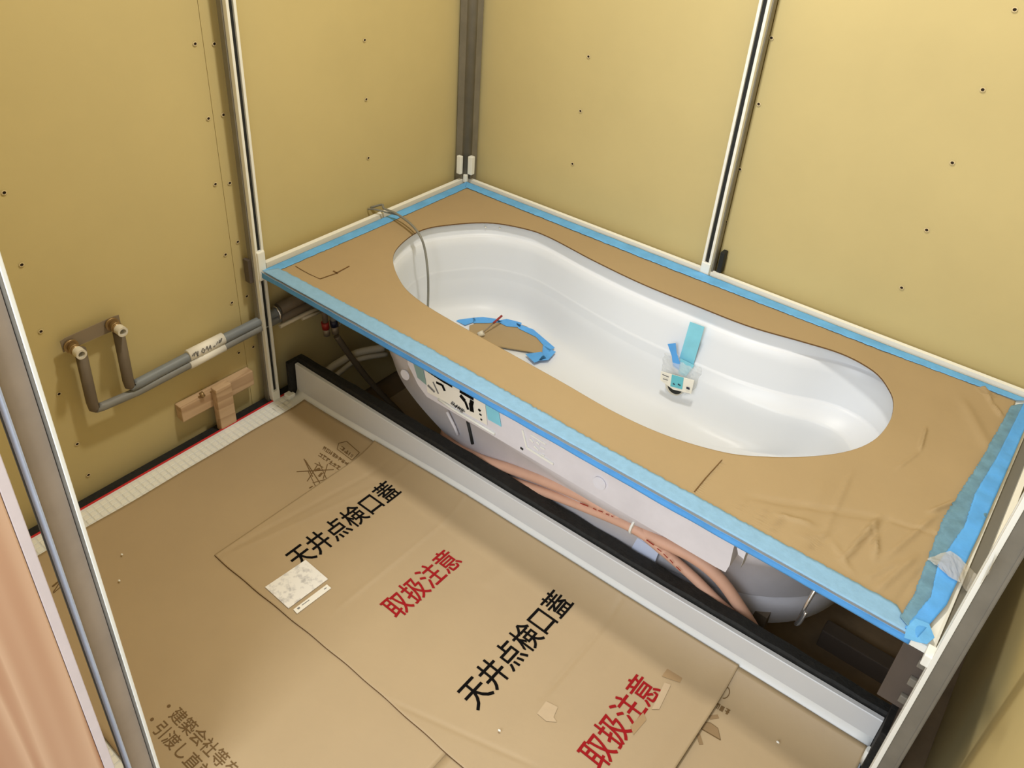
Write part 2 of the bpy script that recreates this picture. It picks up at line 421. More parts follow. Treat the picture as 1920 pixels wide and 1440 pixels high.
cr = [cl(((1165, 1135), (1015, 1310)), -.0026, .0045), cl(((720, 1310), (1010, 1440)), -.001, .004),
      cl(((620, 1152), (905, 920)), .0012, .005), cl(((440, 1035), (800, 868)), .0010, .006),
      cl(((400, 1047), (745, 862)), -.0014, .006), cl(((905, 1100), (960, 1060)), .0012, .02), cl(((640, 1130), (800, 990)), .0007, .014)]
hsheet('sheet', 0.347, 1.342, -1.214, lipedge, Z2, .004, M['cardf'], s2, creases=cr, lipup=True, nx=220, ny=130, wob=.0009, lift=.007,
       y0f=lambda x: -1.222 + .014 * sm((x - .34) / .5) + .0006 * math.sin(x * 60))
s3 = thing('cardboard_sheet', 'brown cardboard sheet with cut off printed symbols at lower right', 'cardboard', (1.45, -1.1, 0))
hsheet('sheet', 1.300, 1.586, -1.45, lipedge, 0.0042, .0035, M['cardf'], s3, lipup=True, nx=60, ny=100, wob=.0015,
       x0f=lambda y: 1.300)
s4 = thing('cardboard_sheet', 'strip of brown cardboard at the bottom edge of the photo before the doorway', 'cardboard', (1.0, -1.4, 0))
hsheet('sheet', 1.02, 1.334, -1.55, -1.10, 0.0040, .003, M['cardf'], s4, nx=20, ny=20)
# print
ZP = 0.0108
T90 = math.pi / 2
def bigtext(body, x_base, y0, y1, m, size, zz):
    n = len(body); pitch = (y1 - y0) / n
    r = text(body, size, (x_base, y0, zz), T90, m, s2, bold=.0008, sx=pitch / size)
    return drape(r, s2, zz, .0007)
bigtext('天井点検口蓋', 0.513, -1.124, -0.808, M['black'], .068, ZP)
bigtext('取扱注意', 0.760, -1.072, -0.866, M['red'], .066, ZP)
bigtext('天井点検口蓋', 1.008, -1.114, -0.794, M['black'], .066, ZP)
bigtext('取扱注意', 1.245, -1.054, -0.842, M['red'], .066, ZP)
drape(text('・建築会社等を', .030, (0.566, -1.493, .0062), 0.04, M['brown'], s1, bold=.0002), s1, .0062)
drape(text('・引渡し直前', .030, (0.566, -1.527, .0062), 0.04, M['brown'], s1, bold=.0002), s1, .0062)
def strokes(name, segs, plane, val, wpx, nrm, m, parent, th=.0006):
    """printed line marks: each given by pixel end points on a plane"""
    bm = bmesh.new(); nrm = Vector(nrm)
    for s in segs:
        wd = s[4] if len(s) > 4 else wpx
        a, b = U(s[0], s[1], plane, val), U(s[2], s[3], plane, val)
        d = (b - a).normalized(); sd = d.cross(nrm).normalized() * wd / 2
        vs = [bm.verts.new(p + nrm * k) for k in (0, th) for p in (a - sd, a + sd, b + sd, b - sd)]
        for f in ((3, 2, 1, 0), (4, 5, 6, 7), (0, 1, 5, 4), (1, 2, 6, 5), (2, 3, 7, 6), (3, 0, 4, 7)): bm.faces.new([vs[i] for i in f])
    bmesh.ops.recalc_face_normals(bm, faces=bm.faces)
    o = obj(name, bm, m, parent); o['kind'] = 'stuff'
    if plane == 'z' and parent is not None and parent.name in HF: drape(o, parent, val)
    return o
def loop(pts): return [(pts[i][0], pts[i][1], pts[(i + 1) % len(pts)][0], pts[(i + 1) % len(pts)][1]) for i in range(len(pts))]
def glyphs(px0, py0, px1, py1, n, h, rnd):
    """small illegible print: n little box-like signs along a pixel line, h px tall"""
    out = []; dx, dy = (px1 - px0) / n, (py1 - py0) / n; L = math.hypot(dx, dy); ux, uy = dx / L, dy / L; vx, vy = -uy, ux
    for i in range(n):
        ox, oy = px0 + dx * i, py0 + dy * i; w_ = L * .8
        q = lambda a, b: (ox + ux * w_ * a + vx * h * b, oy + uy * w_ * a + vy * h * b)
        for k in range(5):
            if rnd.random() < .5: b = rnd.random(); p0, p1 = q(0, b), q(1, b)
            else: a = rnd.random(); p0, p1 = q(a, 0), q(a, 1)
            out.append((*p0, *p1))
    return out
rnd = random.Random(4)
Zs = 0.0062
mk = [(556, 884, 626, 880, .0028), (572, 862, 606, 915, .0022), (592, 912, 578, 884, .0016), (570, 860, 586, 893, .0022), (606, 897, 614, 870, .0022),
      (586, 905, 612, 898, .0018), (598, 866, 612, 897, .0018), (596, 870, 576, 902, .0022), (580, 915, 586, 911, .003), (590, 868, 606, 876, .0018),
      (590, 882, 600, 878, .007), (598, 893, 604, 886, .006)]
strokes('printed_symbol', mk, 'z', Zs, .002, (0, 0, 1), M['brown'], s1)
strokes('printed_caption', glyphs(608, 836, 655, 868, 8, 7, rnd) + glyphs(601, 848, 640, 876, 6, 7, rnd), 'z', Zs, .0016, (0, 0, 1), M['brown'], s1)
strokes('printed_box', loop([(635, 832), (650, 830), (674, 851), (660, 863), (632, 842)]) + glyphs(641, 837, 664, 855, 3, 6, rnd), 'z', Zs, .0015, (0, 0, 1), M['brown'], s1)
strokes('printed_symbol', [(104, 1052, 109, 1046), (104, 1052, 116, 1064), (98, 1100, 110, 1090, .004), (100, 1110, 112, 1092, .002), (112, 1098, 132, 1118), (100, 1112, 113, 1101)],
        'z', Zs, .0018, (0, 0, 1), M['brown'], s1)
Zt = 0.0062
arc = [(1357 + 9 * math.cos(a), 1303 + 9 * math.sin(a)) for a in [(-1.5 + k * .42) for k in range(9)]]
strokes('printed_symbol', [(*arc[i], *arc[i + 1]) for i in range(8)] + glyphs(1343, 1318, 1371, 1334, 3, 9, rnd), 'z', Zt, .0016, (0, 0, 1), M['brown'], s3)
strokes('printed_symbol', [(1330, 1345, 1347, 1343, .0075), (1309, 1376, 1315, 1396, .0075)], 'z', Zt, .006, (0, 0, 1), M['palebrown'], s3)
slab('printed_leaf', pix([(1322, 1355), (1332, 1356), (1346, 1366), (1350, 1386), (1316, 1366)], 'z', Zt), (0, 0, 1), .0004, M['palebrown'], s3)
strokes('printed_leaf_outline', loop([(1322, 1354), (1332, 1355), (1346, 1365), (1351, 1387), (1315, 1366)]), 'z', Zt + .0003, .0014, (0, 0, 1), M['brown'], s3)
# labels and bits of tape on the sheet
lab = slab('shipping_label', pix([(497, 1101), (573, 1050), (615, 1086), (541, 1141)], 'z', .0108), (0, 0, 1), .0008, M['labelblur'])
tag(lab, 'white shipping label with blurred print on the cardboard floor', 'label')
lab2 = slab('label_strip', pix([(550, 1143), (613, 1096), (621, 1103), (557, 1151)], 'z', .0108), (0, 0, 1), .0008, M['label'])
tag(lab2, 'narrow white label strip below the larger white label', 'label')
strokes('printed_mark', [(558, 1142, 562, 1139, .004), (566, 1135, 580, 1125, .0015), (608, 1105, 612, 1102, .002)], 'z', .0116, .002, (0, 0, 1), M['greytag'], lab2)
for nm, pts, m, lb in (
    ('packing_tape', [(1241, 1268), (1273, 1222), (1303, 1228), (1275, 1280)], 'ptape', 'brown tape patch near the white lip above the lower red lettering'),
    ('packing_tape', [(1182, 1362), (1206, 1336), (1212, 1350), (1188, 1378)], 'ptape', 'small brown tape patch touching the lower red lettering'),
    ('packing_tape', [(1007, 1338), (1024, 1315), (1046, 1326), (1038, 1345), (1044, 1354), (1024, 1352)], 'ptape2', 'pale torn tape scrap right of the lower black lettering'),
    ('packing_tape', [(1222, 1330), (1246, 1280), (1258, 1284), (1236, 1330)], 'ptape2', 'pale clear tape strip beside the last red character')):
    o = slab(nm, pix(pts, 'z', .0100 if m == 'ptape' else .0104), (0, 0, 1), .0006, M[m]); tag(o, lb, 'tape')
for i, (x, y) in enumerate([(229, 1041), (224, 1090), (936, 1373), (1457, 1395)]):
    p = U(x, y, 'z', .0085)
    bm = bmesh.new(); bmesh.ops.create_icosphere(bm, subdivisions=1, radius=.0028)
    for v in bm.verts: v.co = Vector((v.co.x * 1.2, v.co.y * .8, v.co.z * .6)) + p + Vector((0, 0, .0025 if i < 2 else .006))
    o = obj('plaster_crumb', bm, M['white'])
    tag(o, ['white crumb on the plain cardboard, nearer the red line', 'white crumb on the plain cardboard, nearer the doorway', 'white crumb between the lower black lettering and the bottom edge', 'white crumb on the right cardboard sheet near the lip'][i], 'debris', 'plaster crumbs on the cardboard')

# ================================================================== BATHTUB
ZR = 0.4135
HP = [(737, 490), (748, 460), (790, 430), (850, 419), (920, 416), (985, 427), (1030, 443), (1110, 485), (1200, 528), (1290, 565), (1400, 608), (1500, 637),
      (1580, 662), (1640, 695), (1668, 730), (1676, 757), (1668, 790), (1640, 823), (1590, 845), (1520, 855), (1440, 855), (1360, 847), (1250, 815), (1150, 770),
      (1050, 713), (950, 657), (850, 602), (790, 565), (755, 533)]
HO = catmull([(p.x, p.y, 0) for p in pix(HP, 'z', ZR)], 8, True)
# resample evenly
def resample(P, n):
    L = [0]
    for i in range(len(P)): L.append(L[-1] + (P[(i + 1) % len(P)] - P[i]).length)
    out = []; j = 0
    for k in range(n):
        t = L[-1] * k / n
        while L[j + 1] < t: j += 1
        out.append(P[j].lerp(P[(j + 1) % len(P)], (t - L[j]) / (L[j + 1] - L[j] + 1e-12)))
    return out
NO = 192
HO = resample(HO, NO)
area2 = sum(HO[i].x * HO[(i + 1) % NO].y - HO[(i + 1) % NO].x * HO[i].y for i in range(NO))
if area2 < 0: HO = HO[::-1]
NRM = []
for i in range(NO):
    d = HO[(i + 3) % NO] - HO[(i - 3) % NO]; NRM.append(Vector((d.y, -d.x, 0)).normalized())
CEN = Vector((0.78, -0.38, 0))
def ringpts(off, z, f=None):
    out = []
    for i in range(NO):
        o_ = max(off, -.03) + (f(HO[i]) if f else 0)
        p = HO[i] + NRM[i] * o_
        if off < -.03: p = CEN + (p - CEN) * (1 + (off + .03) / .27)
        out.append(Vector((p.x, p.y, z)))
    return out
def loft(bm, rings, close_last=True, mi=0, flip=False):
    R = [[bm.verts.new(p) for p in r] for r in rings]
    for a, b in zip(R[:-1], R[1:]):
        for k in range(len(a)):
            f = bm.faces.new((a[k], a[(k + 1) % len(a)], b[(k + 1) % len(a)], b[k])); f.smooth = True; f.material_index = mi
    if close_last:
        c = bm.verts.new(sum((v.co for v in R[-1]), Vector()) / len(R[-1]))
        for k in range(len(R[-1])):
            f = bm.faces.new((R[-1][k], R[-1][(k + 1) % len(R[-1])], c)); f.smooth = True; f.material_index = mi
    return R
YF = -0.790; XR = 1.600; YB = 0.0; XL = 0.0
tub = thing('bathtub', 'white built-in bathtub covered with cardboard and blue tape', 'bathtub', (0.8, -0.4, 0.0))
rx = lambda p: .05 * sm((p.x - 1.10) / .25)                  # the opening runs wider than the cardboard at the right
bm = bmesh.new()
lg = lambda p: -.050 * max(0, min(1, (p.x - .90) / .42)) * sm((p.y + .50) / .22)
ln = lambda k: (lambda p: rx(p) - k * sm((p.x - .45) / .4))
rings = [ringpts(.014, .4075, rx), ringpts(.012, .404, rx), ringpts(.011, .390, rx), ringpts(.010, .372, rx), ringpts(.009, .3695, rx), ringpts(.002, .3675, rx), ringpts(-.001, .365, rx)]
rings += [ringpts(-.004, .34, ln(.002)), ringpts(-.007, .30, ln(.006)), ringpts(-.009, .272, ln(.010)), ringpts(-.0095, .2690, ln(.010))]
lk = lambda k, m: (lambda p: rx(p) - k * sm((p.x - .45) / .4) + m * lg(p))
rings += [ringpts(-.010, .2675, lk(.011, .10)), ringpts(-.0105, .262, lk(.011, .16)), ringpts(-.0115, .240, lk(.012, .85)), ringpts(-.012, .2365, lk(.012, 1.0)), ringpts(-.013, .231, lk(.013, 1.04))]
for o_, z in [(-.016, .21), (-.020, .185), (-.026, .163), (-.036, .147), (-.052, .136), (-.075, .1295), (-.11, .126), (-.17, .1245)]:
    rings.append(ringpts(o_, z, lk(.014 + (.21 - z) * .1, 1.05)))
loft(bm, rings)
bmesh.ops.recalc_face_normals(bm, faces=bm.faces)
for f in bm.faces: pass
shell = obj('basin', bm, M['tub'], tub)
# rim plate: outer rectangle to opening, with a small front apron, channel and outer upstand on three walls
def rect_at(i, x0, x1, y0, y1):
    """point of the rectangle in the direction of outline point i"""
    d = HO[i] - CEN; t = 1e9
    if d.x > 1e-9: t = min(t, (x1 - CEN.x) / d.x)
    if d.x < -1e-9: t = min(t, (x0 - CEN.x) / d.x)
    if d.y > 1e-9: t = min(t, (y1 - CEN.y) / d.y)
    if d.y < -1e-9: t = min(t, (y0 - CEN.y) / d.y)
    return CEN + d * t
def rectring(x0, x1, y0, y1):
    P = [rect_at(i, x0, x1, y0, y1) for i in range(NO)]
    for c in ((x0, y0), (x1, y0), (x1, y1), (x0, y1)):     # snap the nearest point to each corner
        k = min(range(NO), key=lambda i: (P[i].x - c[0]) ** 2 + (P[i].y - c[1]) ** 2); P[k] = Vector((c[0], c[1], 0))
    return P
bm = bmesh.new()
RR = rectring(XL + .004, XR - .002, YF, YB - .004)
inn = ringpts(.014, .4075, rx)
loft(bm, [[Vector((p.x, p.y, .3945)) for p in RR], [Vector((p.x, p.y, .4060)) for p in RR],
          [Vector((p.x * .995 + CEN.x * .005, p.y * .995 + CEN.y * .005, .4075)) for p in RR], inn, ringpts(.034, .395, rx)], False)
for f in bm.faces: f.smooth = False
bmesh.ops.recalc_face_normals(bm, faces=bm.faces)
obj('rim', bm, M['white'], tub)
bm = bmesh.new()      # wall channel and upstand
for (x0, x1, y0, y1) in ((XL - .024, XL - .010, YF + .03, YB + .022), (XL - .024, XR + .022, YB + .010, YB + .022), (XR + .016, XR + .026, YF + .02, YB + .022)):
    box(bm, x0, x1, y0, y1, .385, .4165)
bmesh.ops.recalc_face_normals(bm, faces=bm.faces)
o = obj('wall_upstand', bm, M['white'], tub)
bm = bmesh.new()
for (x0, x1, y0, y1) in ((XL - .012, XL + .004, YF + .03, YB + .012), (XL - .012, XR + .018, YB - .003, YB + .012), (XR - .002, XR + .018, YF + .01, YB + .012)):
    box(bm, x0, x1, y0, y1, .380, .4000)
bmesh.ops.recalc_face_normals(bm, faces=bm.faces)
obj('wall_channel', bm, M['channel'], tub)
# outer shell seen below the rim
bm = bmesh.new()
lft = lambda p: 0
def shear(ring, k):     # underside rises to the left
    return ring
RK = lambda k: (lambda p: k * sm((p.x - .50) / .10) + rx(p))
ZA = [(-.5, .165), (.25, .165), (.30, .146), (.40, .113), (.50, .080), (3, .080)]
def za(x):
    for a, b in zip(ZA, ZA[1:]):
        if x <= b[0]: return a[1] + (b[1] - a[1]) * (x - a[0]) / (b[0] - a[0])
def zring(off, dz, f=None, top=9):
    return [Vector((p.x, p.y, min(top, za(p.x) + dz))) for p in ringpts(off, 0, f)]
loft(bm, [ringpts(.036, .394, rx), ringpts(.036, .37, rx), ringpts(.034, .30, rx), ringpts(.030, .25, rx), ringpts(.026, .21, RK(.006)), ringpts(.023, .180, RK(.006)), ringpts(.019, .177, RK(.004)),
          zring(.018, .006, RK(.002)), zring(.010, -.004, RK(.002)), zring(-.02, -.014, None, .115), zring(-.05, -.018, None, .110), zring(-.10, -.02, None, .10)])
bmesh.ops.recalc_face_normals(bm, faces=bm.faces)
obj('outer_shell', bm, M['tubout'], tub)
# lower foam body towards the right
def sup(cx, cy, a, b, n, z, N=96):
    out = []
    for k in range(N):
        t = 2 * math.pi * k / N; c, s = math.cos(t), math.sin(t)
        out.append(Vector((cx + a * math.copysign(abs(c) ** (2 / n), c), cy + b * math.copysign(abs(s) ** (2 / n), s), z)))
    return out
bm = bmesh.new()
def clampx(R, x0): return [Vector((x0 + .02 * (1 - math.exp(-(max(0, p.x - x0)) / .02)) + max(0, p.x - x0 - .02) if p.x > x0 else x0, p.y, p.z)) for p in R]
loft(bm, [clampx(ringpts(-.02, .1185, RK(.02)), .50), clampx(ringpts(.008, .1180, rx), .50), clampx(ringpts(.008, .085, rx), .50), clampx(ringpts(.008, .05, rx), .50), clampx(ringpts(.002, -.02, rx), .54), clampx(ringpts(-.02, -.045, rx), .55)])
bmesh.ops.recalc_face_normals(bm, faces=bm.faces)
obj('insulation_body', bm, M['foam'], tub)
YP = -0.690
bot = pix([(800, 740), (845, 768), (928, 818), (985, 856), (1130, 940), (1250, 1008), (1340, 1062)], 'y', YP)
bot = [Vector((p.x, YP, .216)) for p in bot] + [U(1360, 1073, 'y', YP), U(1368, 1060, 'y', YP), U(1378, 1015, 'y', YP)]
poly = [Vector((.40, YP, .395)), Vector((.42, YP, .28)), Vector((.455, YP, .235))] + bot + [Vector((1.262, YP, .395))]
slab('front_panel', poly, (0, 1, 0), .03, M['tubout'], tub)
slab('panel_return', [Vector((1.262, YP + .004, .395)), U(1380, 1018, 'y', YP + .004), U(1384, 1040, 'y', YP + .004), U(1394, 1048, 'y', YP + .004), U(1388, 1066, 'y', YP + .004), Vector((1.285, YP + .004, .395))], (0, 1, 0), .02, M['foam'], tub)
tube('panel_ridge', pix([(822, 748), (850, 767), (888, 790), (928, 814)], 'y', YP - .002), .0035, M['white'], tub, 8)
if False: tube('panel_ridge', catmull(pix([(697, 640), (712, 672), (740, 702), (780, 730), (822, 748)], 'y', YP + .01), 6), .0035, M['tubout'], tub, 8)
for pts in ([(838, 772), (852, 800), (858, 815)], [(877, 790), (882, 812), (886, 832)]):
    tube('moulded_rib', pix(pts, 'y', YP + .035), .004, M['slot'] if pts[0][0] > 860 else M['tubout'], tub, 8)
if False: tube('moulded_rib', pix([(735, 655), (742, 672), (748, 690)], 'y', YP + .02), .004, M['tubout'], tub, 8)
# raised discs and moulded mark
for x, y, yy, r in ((761, 702, YP + .012, .014), (1125, 905, YP, .015)):
    p = U(x, y, 'y', yy); cyl('raised_disc', p, p + Vector((0, -.004, 0)), r, M['foam'], tub, 24)
strokes('moulded_frame', [(980, 806, 988, 838, .004), (988, 839, 1038, 870, .005), (996, 815, 1024, 833, .0025), (994, 822, 1000, 829, .003), (1002, 836, 1010, 844, .003), (1006, 828, 1012, 833, .003), (1014, 838, 1022, 842, .003), (1015, 851, 1021, 855, .003)],
        'y', YP - .0005, .003, (0, -1, 0), M['white'], tub, .002)
strokes('dark_hole', [(976, 839, 981, 843, .005)], 'y', YP - .0005, .003, (0, -1, 0), M['slot'], tub, .001)
# label on the panel
labt = slab('tub_label', pix([(795, 683), (908, 738), (914, 797), (802, 735)], 'y', YP - .0012), (0, -1, 0), .0008, M['label'], None)
tag(labt, 'white paper label with bold black print on the bathtub side', 'label')
strokes('printed_mark', [(793, 689, 835, 717, .008), (835, 717, 848, 725, .006), (804, 683, 812, 696, .006), (818, 717, 829, 722, .006), (829, 721, 834, 733, .007),
                         (862, 733, 888, 748, .009), (863, 741, 872, 752, .010), (872, 752, 878, 768, .007), (881, 752, 888, 757, .012), (883, 757, 885, 772, .012),
                         (897, 767, 901, 771, .006), (899, 776, 903, 779, .004), (901, 785, 904, 788, .004)], 'y', YP - .0025, .006, (0, -1, 0), M['black'], labt, .0006)
strokes('printed_fine_mark', [(802, 722, 815, 735, .006), (812, 716, 822, 738, .004), (850, 758, 872, 772, .003), (854, 722, 868, 730, .003), (826, 700, 842, 709, .003)] + glyphs(826, 698, 880, 728, 9, 6, rnd) + glyphs(848, 752, 872, 770, 4, 6, rnd),
        'y', YP - .0025, .0018, (0, -1, 0), M['greytag'], labt, .0006)
for pts, m, lb in (([(770, 664), (790, 678), (800, 722), (783, 708)], 'tapegrey', 'grey-green tape piece left of the black printed tub label'),
                   ([(908, 744), (933, 759), (940, 800), (915, 786)], 'tapetub', 'pale blue tape piece right of the black printed tub label')):
    o = slab('masking_tape', pix(pts, 'y', YP - .0016), (0, -1, 0), .0006, M[m]); tag(o, lb, 'tape')
# blocks and feet in the gap below
for pts, lb in (([(1072, 955), (1160, 985), (1152, 1015), (1080, 978)], 0), ([(1165, 990), (1235, 1035), (1225, 1062), (1153, 1018)], 0)):
    slab('foam_foot', pix(pts, 'y', -.662), (0, 1, 0), .03, M['foamb'], tub)
if False: tube('tub_bracket', catmull(pix([(1560, 1118), (1548, 1160), (1525, 1195), (1480, 1205), (1420, 1200)], 'y', -.50), 5), .017, M['foam'], tub, 10)
for x, y in ((1555, 1128), (1450, 1205)):
    p = U(x, y, 'y', -.50)
boxo('tub_leg', M['pipedk'], (1.30, 1.335, -.56, -.53, -.22, .02), tub); boxo('tub_leg', M['pipedk'], (.60, .635, -.60, -.57, -.22, .0), tub)
boxo('tub_leg', M['pipedk'], (1.30, 1.335, -.20, -.17, -.22, .02), tub); boxo('tub_leg', M['pipedk'], (.60, .635, -.20, -.17, -.22, .0), tub)
tube('tie_rod', pix([(1529, 1105), (1510, 1137), (1492, 1171)], 'y', -.64), .0035, M['bright'], tub, 8)
tube('tie_rod_hook', catmull(pix([(1492, 1171), (1500, 1168), (1512, 1148)], 'y', -.64), 4), .003, M['bright'], tub, 8)

# ------------------------------------------------------------------ rim cardboard
ctop = thing('rim_cardboard', 'tan cardboard sheet on the bathtub rim with a large oval cut-out', 'cardboard', (0.8, -0.4, ZR))
def zc(x, y):
    return .4118
WR = [  # wrinkles: pixel ends, height, width
    ((1540, 1010), (1600, 880), .0016, .006), ((1577, 1052), (1652, 965), .0040, .0055), ((1590, 1060), (1668, 970), -.0030, .006), ((1512, 1035), (1582, 985), -.0016, .005),
    ((1645, 980), (1640, 1050), .0030, .006), ((1650, 1040), (1625, 985), .0015, .006), ((1655, 1050), (1760, 960), .0022, .008), ((1670, 975), (1790, 1010), -.002, .006),
    ((1740, 960), (1800, 935), .003, .006), ((1750, 1000), (1785, 990), .002, .005), ((1737, 800), (1725, 845), .0026, .005), ((1725, 845), (1680, 880), .0012, .006),
    ((1838, 715), (1860, 755), .0035, .007), ((1860, 755), (1880, 780), .003, .006), ((1780, 690), (1810, 700), .0022, .006), ((1800, 740), (1860, 850), .0016, .02),
    ((1460, 965), (1530, 985), .0020, .008), ((1400, 930), (1680, 975), -.0018, .012), ((1500, 1010), (1560, 1000), .0012, .006), ((1440, 1000), (1480, 960), .0012, .004),
    ((1300, 925), (1358, 862), -.0025, .0022), ((1640, 1110), (1720, 1040), .0026, .008), ((1680, 1130), (1735, 1060), -.0020, .006), ((1620, 1085), (1690, 1050), .0018, .005),
    ((1485, 1005), (1550, 900), .0008, .02), ((1600, 1075), (1560, 1010), .0015, .006), ((1420, 985), (1440, 950), .001, .003), ((1380, 960), (1400, 935), .0008, .003)]
WR = [(U(*a, 'z', ZR), U(*b, 'z', ZR), h, w_) for a, b, h, w_ in WR]
CX0, CX1, CY0, CY1 = .020, 1.560, -.783, -.030
RRc = rectring(CX0, CX1, CY0, CY1)
bm = bmesh.new(); MR = 80; g = []
for i in range(NO * 4):
    k = i // 4; p0 = HO[k].lerp(HO[(k + 1) % NO], (i % 4) / 4)
    q0 = RRc[k].lerp(RRc[(k + 1) % NO], (i % 4) / 4)
    row = []
    for j in range(MR + 1):
        p = p0.lerp(q0, j / MR); h = zc(p.x, p.y)
        h += .0007 * mnoise.noise(Vector((p.x * 5, p.y * 5, 1)))
        for (a, b, amp, wd) in WR:
            dd, tt = seg_d(p.x, p.y, a, b)
            if dd < wd * 3: h += 2.1 * amp * math.exp(-(dd / (wd * .62)) ** 2) * min(1, 4 * min(tt, 1 - tt) + .15)
        rgt = sm((p.x - 1.15) / .3); h += rgt * .0022 * mnoise.noise(Vector((p.x * 14, p.y * 9, 7)))
        row.append(bm.verts.new((p.x, p.y, max(h, .4094))))
    g.append(row)
n2 = NO * 4
for i in range(n2):
    for j in range(MR):
        f = bm.faces.new((g[i][j], g[i][j + 1], g[(i + 1) % n2][j + 1], g[(i + 1) % n2][j])); f.smooth = True
for j_, s_ in ((0, -1), (MR, 1)):
    low = [bm.verts.new(g[i][j_].co - Vector((0, 0, .0036))) for i in range(n2)]
    for i in range(n2):
        f = bm.faces.new((g[i][j_], g[(i + 1) % n2][j_], low[(i + 1) % n2], low[i])); f.material_index = 1
bmesh.ops.recalc_face_normals(bm, faces=bm.faces)
obj('sheet', bm, [M['card'], M['cardedge']], ctop)
strokes('knife_cut', [(554, 499, 567, 507, .0018), (567, 507, 580, 514, .0016), (580, 514, 600, 523, .0012), (600, 523, 629, 513, .003), (629, 513, 655, 499, .0034), (625, 508, 633, 513, .004)],
        'z', ZR - .001, .002, (0, 0, 1), M['cardedge'], ctop, .0006)
strokes('sheet_joint', [(1302, 922, 1324, 895, .0018), (1324, 895, 1354, 862, .0014)], 'z', ZR - .001, .002, (0, 0, 1), M['cardedge'], ctop, .0005)

# ------------------------------------------------------------------ masking tape round the rim
def tapestrip(name, inner, outer, z, m, label, n=60, jag=.003, crump=.0004, droop=None, th=.0005, seed=1):
    """ribbon between two pixel-free world polylines (lists of (x, y)); inner edge torn"""
    rr = random.Random(seed); bm = bmesh.new()
    def interp(P, t):
        s = t * (len(P) - 1); i = min(int(s), len(P) - 2); return Vector(P[i]).lerp(Vector(P[i + 1]), s - i)
    rows = []; W = 8
    for i in range(n + 1):
        a, b = interp(inner, i / n), interp(outer, i / n)
        jj = rr.uniform(-jag, jag); d = (a - b).normalized()
        a = a + d * jj
        row = []
        for k in range(W + 1):
            p = a.lerp(b, k / W)
            h = z + crump * (mnoise.noise(Vector((p.x * 30, p.y * 30, seed))) + .7) + (crump * 1.5 * abs(mnoise.noise(Vector((p.x * 12, p.y * 12, seed + 3)))))
            row.append(bm.verts.new((p.x, p.y, h)))
        rows.append(row)
    for i in range(n):
        for k in range(W):
            f = bm.faces.new((rows[i][k], rows[i + 1][k], rows[i + 1][k + 1], rows[i][k + 1])); f.smooth = True
    ed = [rows[i][0] for i in range(n)] + [rows[n][k] for k in range(W)] + [rows[i][W] for i in range(n, 0, -1)] + [rows[0][k] for k in range(W, 0, -1)]
    lo = [bm.verts.new(v.co - Vector((0, 0, th))) for v in ed]; q = len(ed)
    for i in range(q): bm.faces.new((ed[i], lo[i], lo[(i + 1) % q], ed[(i + 1) % q]))
    bmesh.ops.recalc_face_normals(bm, faces=bm.faces)
    o = obj(name, bm, m); tag(o, label, 'tape'); return o
ZTP = .4135
tapestrip('masking_tape', [(.037, -.758), (.040, -.45), (.037, -.03)], [(.008, -.788), (.007, -.4), (.006, -.004)], ZTP, M['tape'], 'blue masking tape along the left edge of the bathtub rim', 140, .0012, seed=2)
tapestrip('masking_tape', [(.03, -.040), (.7, -.047), (1.30, -.040), (1.56, -.030)], [(.006, -.006), (.7, -.006), (1.30, -.010), (1.585, -.008)], ZTP + .0006, M['tape'], 'blue masking tape along the back edge of the bathtub rim', 260, .0014, seed=3)
tapestrip('masking_tape', [(.03, -.752), (.5, -.744), (1.0, -.752), (1.53, -.748)], [(.012, -.789), (.5, -.789), (1.0, -.789), (1.57, -.791)], ZTP + .0012, M['tapepale'], 'pale blue masking tape along the front top edge of the bathtub rim', 320, .0016, seed=4)
tapestrip('masking_tape', [(1.556, -.06), (1.548, -.30), (1.535, -.50), (1.545, -.72), (1.540, -.770)], [(1.592, -.012), (1.592, -.30), (1.591, -.5), (1.588, -.70), (1.570, -.791)], ZTP + .0008, M['tapeinner'],
          'inner greyer layer of crumpled blue masking tape on the right end of the rim', 220, .0014, .0022, seed=5)
tapestrip('masking_tape', [(1.574, -.03), (1.570, -.26), (1.562, -.40), (1.568, -.50), (1.556, -.62), (1.566, -.70), (1.552, -.785)], [(1.593, -.012), (1.593, -.30), (1.592, -.5), (1.589, -.70), (1.572, -.793)], ZTP + .0030, M['tape2'],
          'outer bright layer of crumpled blue masking tape on the right end of the rim', 160, .0008, .0022, seed=9)
# front apron tape (vertical face)
bm = bmesh.new(); rows = []
for i in range(161):
    x = .012 + (1.566 - .012) * i / 160
    col = []
    low = .3955 + .0015 * mnoise.noise(Vector((x * 4, 0, 0)))
    for k in range(6):
        z = .4120 + (low - .4120) * k / 5
        col.append(bm.verts.new((x, YF - .0012 - .0012 * (mnoise.noise(Vector((x * 18, z * 60, 4))) + .6) - (.002 if k in (0,) else 0), z)))
    rows.append(col)
for i in range(160):
    for k in range(5):
        f = bm.faces.new((rows[i][k], rows[i][k + 1], rows[i + 1][k + 1], rows[i + 1][k])); f.smooth = True
o = obj('masking_tape', bm, M['tape2']); md = o.modifiers.new('thick', 'SOLIDIFY'); md.thickness = .0004
tag(o, 'deep blue masking tape folded over the front face of the bathtub rim', 'tape')
# corner patch
o = slab('masking_tape', pix([(1695, 1196), (1700, 1176), (1716, 1160), (1742, 1170), (1752, 1196), (1738, 1208), (1716, 1203)], 'z', .418), (0, 0, 1), .0007, M['tape']); tag(o, 'short blue tape patch over the right front corner of the rim', 'tape')
